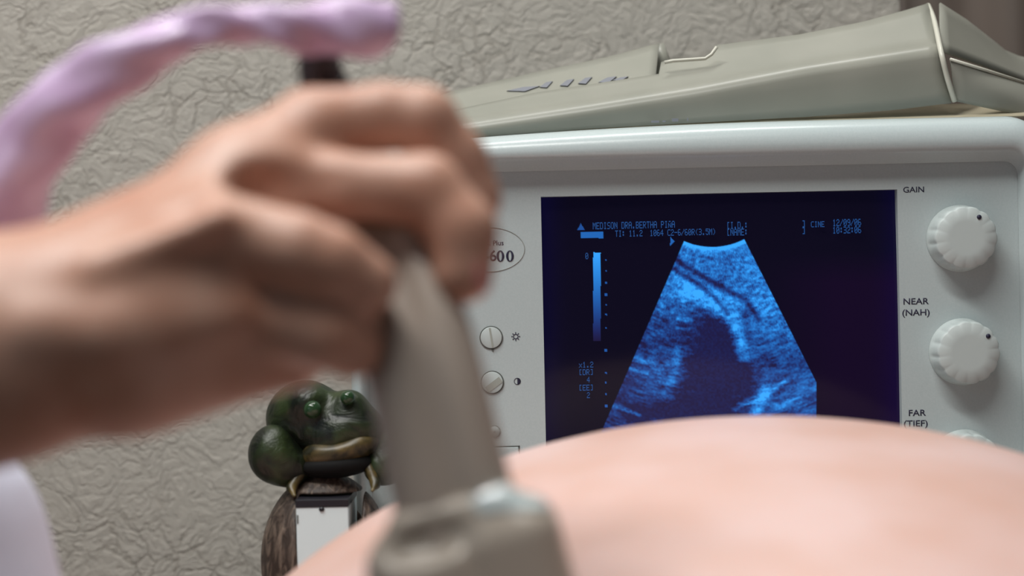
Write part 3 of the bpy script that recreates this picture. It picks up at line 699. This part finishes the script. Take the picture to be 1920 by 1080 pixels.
def handle():
    rings = []; N = len(AX)
    for i, p in enumerate(AX):
        t = (AX[min(i+1, N-1)]-AX[max(i-1, 0)]).normalized(); u = i/(N-1)
        hw = lerp_pts([(0, .0178), (.3, .0178), (.5, .0170), (.7, .0135), (.9, .0105), (1.01, .008)], u)[0]
        hd = lerp_pts([(0, .0125), (.3, .0130), (.5, .0125), (.7, .011), (.9, .0095), (1.01, .008)], u)[0]
        rings.append(section(p, t, hw, hd, groove=.0055 if u < .6 else .0055*max(0, 1-(u-.6)/.2)))
    put('handle', pydata('handle', *loft(rings)), M_probe, probe)
handle()
def head():
    t = np.array((AX[8]-AX[0]).normalized()); a = np.cross(t, (0, 1, 0)); a /= np.linalg.norm(a); a = a if a[0] > 0 else -a
    c = np.cross(a, t); c = c if c[1] < 0 else -c; o = np.array(P(885, 1080, .5)); k = KX*.5
    def fr(X): q = X-o; return q@a, q@c, q@t
    def f(X):
        x, y, z = fr(X)
        q = np.stack([np.abs(x)-.0185, np.abs(y)-.0065, np.abs(z+.003)-.0115], -1)
        d = np.linalg.norm(np.maximum(q, 0), axis=-1)+np.minimum(q.max(-1), 0)-.0105
        q = np.stack([np.abs(x+.0005)-.0145, np.abs(y)-.008, np.abs(z-.012)-.008], -1)
        d2 = np.linalg.norm(np.maximum(q, 0), axis=-1)+np.minimum(q.max(-1), 0)-.0045
        d = smin(d, d2, .005)
        # hollow in the front, shaped to darken the band under the handle
        sc = ell(X, P(800, 1018, .4815), (.0150, .0080, .0062), np.stack([a, c, t], 1))
        d = smax(d, -sc, .003)
        g = ell(X, P(874, 1010, .482), (.0016, .0030, .022), np.stack([a, c, t], 1))
        return smax(d, -g, .003)
    lo = P(640, 1240, .5); hi = P(1100, 880, .5)
    put('head', sdf_mesh('head', f, (lo.x, .475, lo.z), (hi.x, .525, hi.z), .0008, 3), M_probe_head, probe)
    reg = lambda X: cap(X, np.array(P(912, 945, .489)), np.array(P(1018, 916, .489)), .0042, .0062)  # gel patch laid along the shoulder highlight
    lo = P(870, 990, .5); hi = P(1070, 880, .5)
    g_ = put('gel_highlight', sdf_mesh('gel', lambda X: smax(f(X)-.0010, reg(X), .001), (lo.x, .475, lo.z), (hi.x, .510, hi.z), .0008, 2), M_gel_highlight, probe); g_['label'] = 'whitish gel patch standing in for the highlight on the shoulder'
    rings = []; av, tv = Vector(a), Vector(t)
    for (s_, kk) in ((-.0235, .97), (-.026, .92), (-.029, .80), (-.0315, .6), (-.0325, .3)):
        rings.append(section(Vector(o)+tv*s_, tv, .0265*kk, .0145*min(1, kk+.1), 56, 2.4))
    put('lens', pydata('lens', *loft(rings)), M_lens, probe)
head()
tube('strain_relief', [P(*q) for q in catmull([(636, 225, .560), (614, 170, .565), (600, 130, .562), (604, 95, .556), (630, 66, .55)], 6)], [.0088-.00012*i for i in range(25)], M_rubber, probe, 20)
def sleeve():
    path = catmull([(722, 52, .545), (705, 54, .543), (640, 52, .54), (560, 52, .537), (480, 46, .533), (400, 46, .53), (300, 82, .53), (200, 138, .532), (110, 205, .537), (40, 300, .543), (-10, 400, .550), (-70, 560, .553), (-150, 720, .555)], 8)
    pts = [P(*q) for q in path]; N = len(pts); rings = []
    for i, p in enumerate(pts):
        t = (pts[min(i+1, N-1)]-pts[max(i-1, 0)]).normalized(); a = Vector((0, 1, 0)).cross(t).normalized(); c = a.cross(t).normalized()
        x = path[i][0]
        hw = lerp_pts([(-300, .0130), (0, .0145), (60, .0127), (200, .0100), (300, .0074), (420, .0060), (500, .0065), (560, .0080), (640, .0094), (690, .0098), (725, .0086)], x)[0]
        n = 36; ring_ = []
        for k in range(n):
            th = 2*math.pi*k/n; q = p+a*hw*math.cos(th)+c*hw*.8*math.sin(th)
            w_ = mnoise.noise(Vector((i*.16, math.cos(th)*1.2, math.sin(th)*1.2)))*.0014+0.0007*math.sin(i*.45+3*th)
            w_ *= min(1, .25+i/30); sh = max(0, 1-i/10)*.45*(q-p).z
            ring_.append(q+(q-p).normalized()*w_+Vector((sh, 0, 0)))
        rings.append(ring_)
    # turned in mouth at the open end
    mouth = [pts[0]+(q-pts[0])*.75+(pts[2]-pts[0]).normalized()*.006 for q in rings[0]]
    rings = [mouth]+rings
    put('cable_sleeve', pydata('sleeve', *loft(rings)), M_pink, probe)
sleeve()

# ------------------------------------------------------------------ doctor: forearm and gripping hand
doctor = thing('person', P(-350, 1000, .50), 'person holding the probe: bare right forearm and hand, white coat', 'person')
def A_(px, py, d): return np.array(P(px, py, d))
def hand(X):
    D = None
    def add(d, k):
        nonlocal D
        D = d if D is None else smin(D, d, k)
    arm = [((-520, 770, .475), .037), ((-250, 712, .480), .035), ((0, 654, .487), .0310), ((205, 597, .494), .0292), ((270, 570, .497), .028)]
    for (a, ra), (b_, rb) in zip(arm, arm[1:]): add(cap(X, A_(*a), A_(*b_), ra, rb), .01)
    # back of the hand, four rays
    add(cap(X, A_(270, 505, .503), A_(450, 345, .512), .021, .0165), .012); add(cap(X, A_(450, 345, .512), A_(585, 250, .520), .0165, .0130), .008)
    add(cap(X, A_(290, 530, .497), A_(520, 350, .508), .021, .0125), .010)
    add(cap(X, A_(290, 570, .492), A_(420, 440, .487), .020, .0125), .010)
    add(cap(X, A_(270, 620, .492), A_(440, 590, .497), .024, .0170), .012)
    add(cap(X, A_(250, 675, .500), A_(540, 650, .507), .0200, .0130), .012)
    add(cap(X, A_(330, 560, .512), A_(520, 500, .520), .020, .018), .012)      # palm
    # tendons
    for a, b_ in (((180, 505, .468), (410, 412, .472)), ((250, 470, .475), (470, 330, .497))): add(cap(X, A_(*a), A_(*b_), .0030, .0040), .007)
    add(cap(X, A_(60, 618, .462), A_(200, 628, .468), .004, .006), .010); add(cap(X, A_(200, 628, .468), A_(430, 592, .479), .004, .004), .010)
    def finger(pts, rs, k0=.006):
        nonlocal D
        f = None
        for (a, b_, ra, rb) in zip(pts, pts[1:], rs, rs[1:]):
            c = cap(X, A_(*a), A_(*b_), ra, rb); f = c if f is None else smin(f, c, .003)
        D = smin(D, f, k0)
    finger([(585, 246, .522), (720, 217, .524), (792, 226, .525), (852, 300, .528), (888, 372, .529)], [.0130, .0100, .0106, .0100, .0090], .004)   # index
    finger([(500, 342, .509), (640, 350, .508), (800, 357, .508), (866, 434, .506), (868, 512, .505)], [.0120, .0100, .0108, .0104, .0094], .0035)  # middle
    D = smax(D, -cap(X, A_(492, 366, .488), A_(610, 338, .492), .0112, .0045), .006)   # hollow between the knuckles
    finger([(420, 440, .487), (560, 470, .485), (620, 490, .486), (690, 530, .490)], [.0122, .0108, .0102, .0088], .004)      # ring
    finger([(440, 592, .497), (560, 600, .491), (610, 622, .491), (655, 648, .495)], [.0140, .0105, .0105, .0100], .006)     # little
    finger([(330, 520, .512), (500, 460, .538), (640, 440, .548), (740, 420, .548)], [.018, .0130, .0108, .0090], .008)      # thumb, round the far side
    return D
alo = A_(-560, 900, .50); ahi = A_(960, 130, .50)
put('arm_and_hand', sdf_mesh('arm', hand, (alo[0], .43, alo[2]-.01), (ahi[0]+.01, .575, ahi[2]+.01), .0015, 3), M_skin_hand, doctor)
def nail(pt, nrm, up_, w_, l_):
    n = Vector(nrm).normalized(); u = Vector(up_); u = (u-n*u.dot(n)).normalized(); s_ = u.cross(n); rows = []; v = []; f = []; N = 8
    for i in range(N+1):
        for j in range(N+1):
            a = -1+2*i/N; b_ = -1+2*j/N; q = math.sqrt(max(0, 1-.35*b_*b_)); v.append(Vector(pt)+s_*a*w_*q+u*b_*l_*math.sqrt(max(0, 1-.3*a*a))-n*.0016*a*a)
    for i in range(N):
        for j in range(N): k = i*(N+1)+j; f.append((k, k+1, k+N+2, k+N+1))
    o = put('finger_nail', pydata('nail', v, f), M_nail, doctor); m_ = o.modifiers.new('t', 'SOLIDIFY'); m_.thickness = .0006
nail(P(912, 512, .500), (1, -.25, 0.1), (0.0, 0, -1), .0048, .0060)
def coat(X):
    d = smin(cap(X, A_(-185, 1030, .60), A_(-150, 1500, .60), .040, .058), cap(X, A_(-185, 1060, .62), A_(-420, 1500, .60), .050, .09), .03)
    d = smin(d, cap(X, A_(-72, 960, .60), A_(-8, 1250, .60), .014, .026), .02)
    s_ = cap(X, A_(-470, 775, .477), A_(-640, 820, .49), .046, .062)
    return smin(d, s_, .03)
c0 = A_(-760, 1560, .60); c1 = A_(160, 640, .60)
put('white_coat', sdf_mesh('coat', coat, (c0[0], .38, c0[2]), (c1[0], .75, c1[2]), .004, 3), M_coat, doctor)
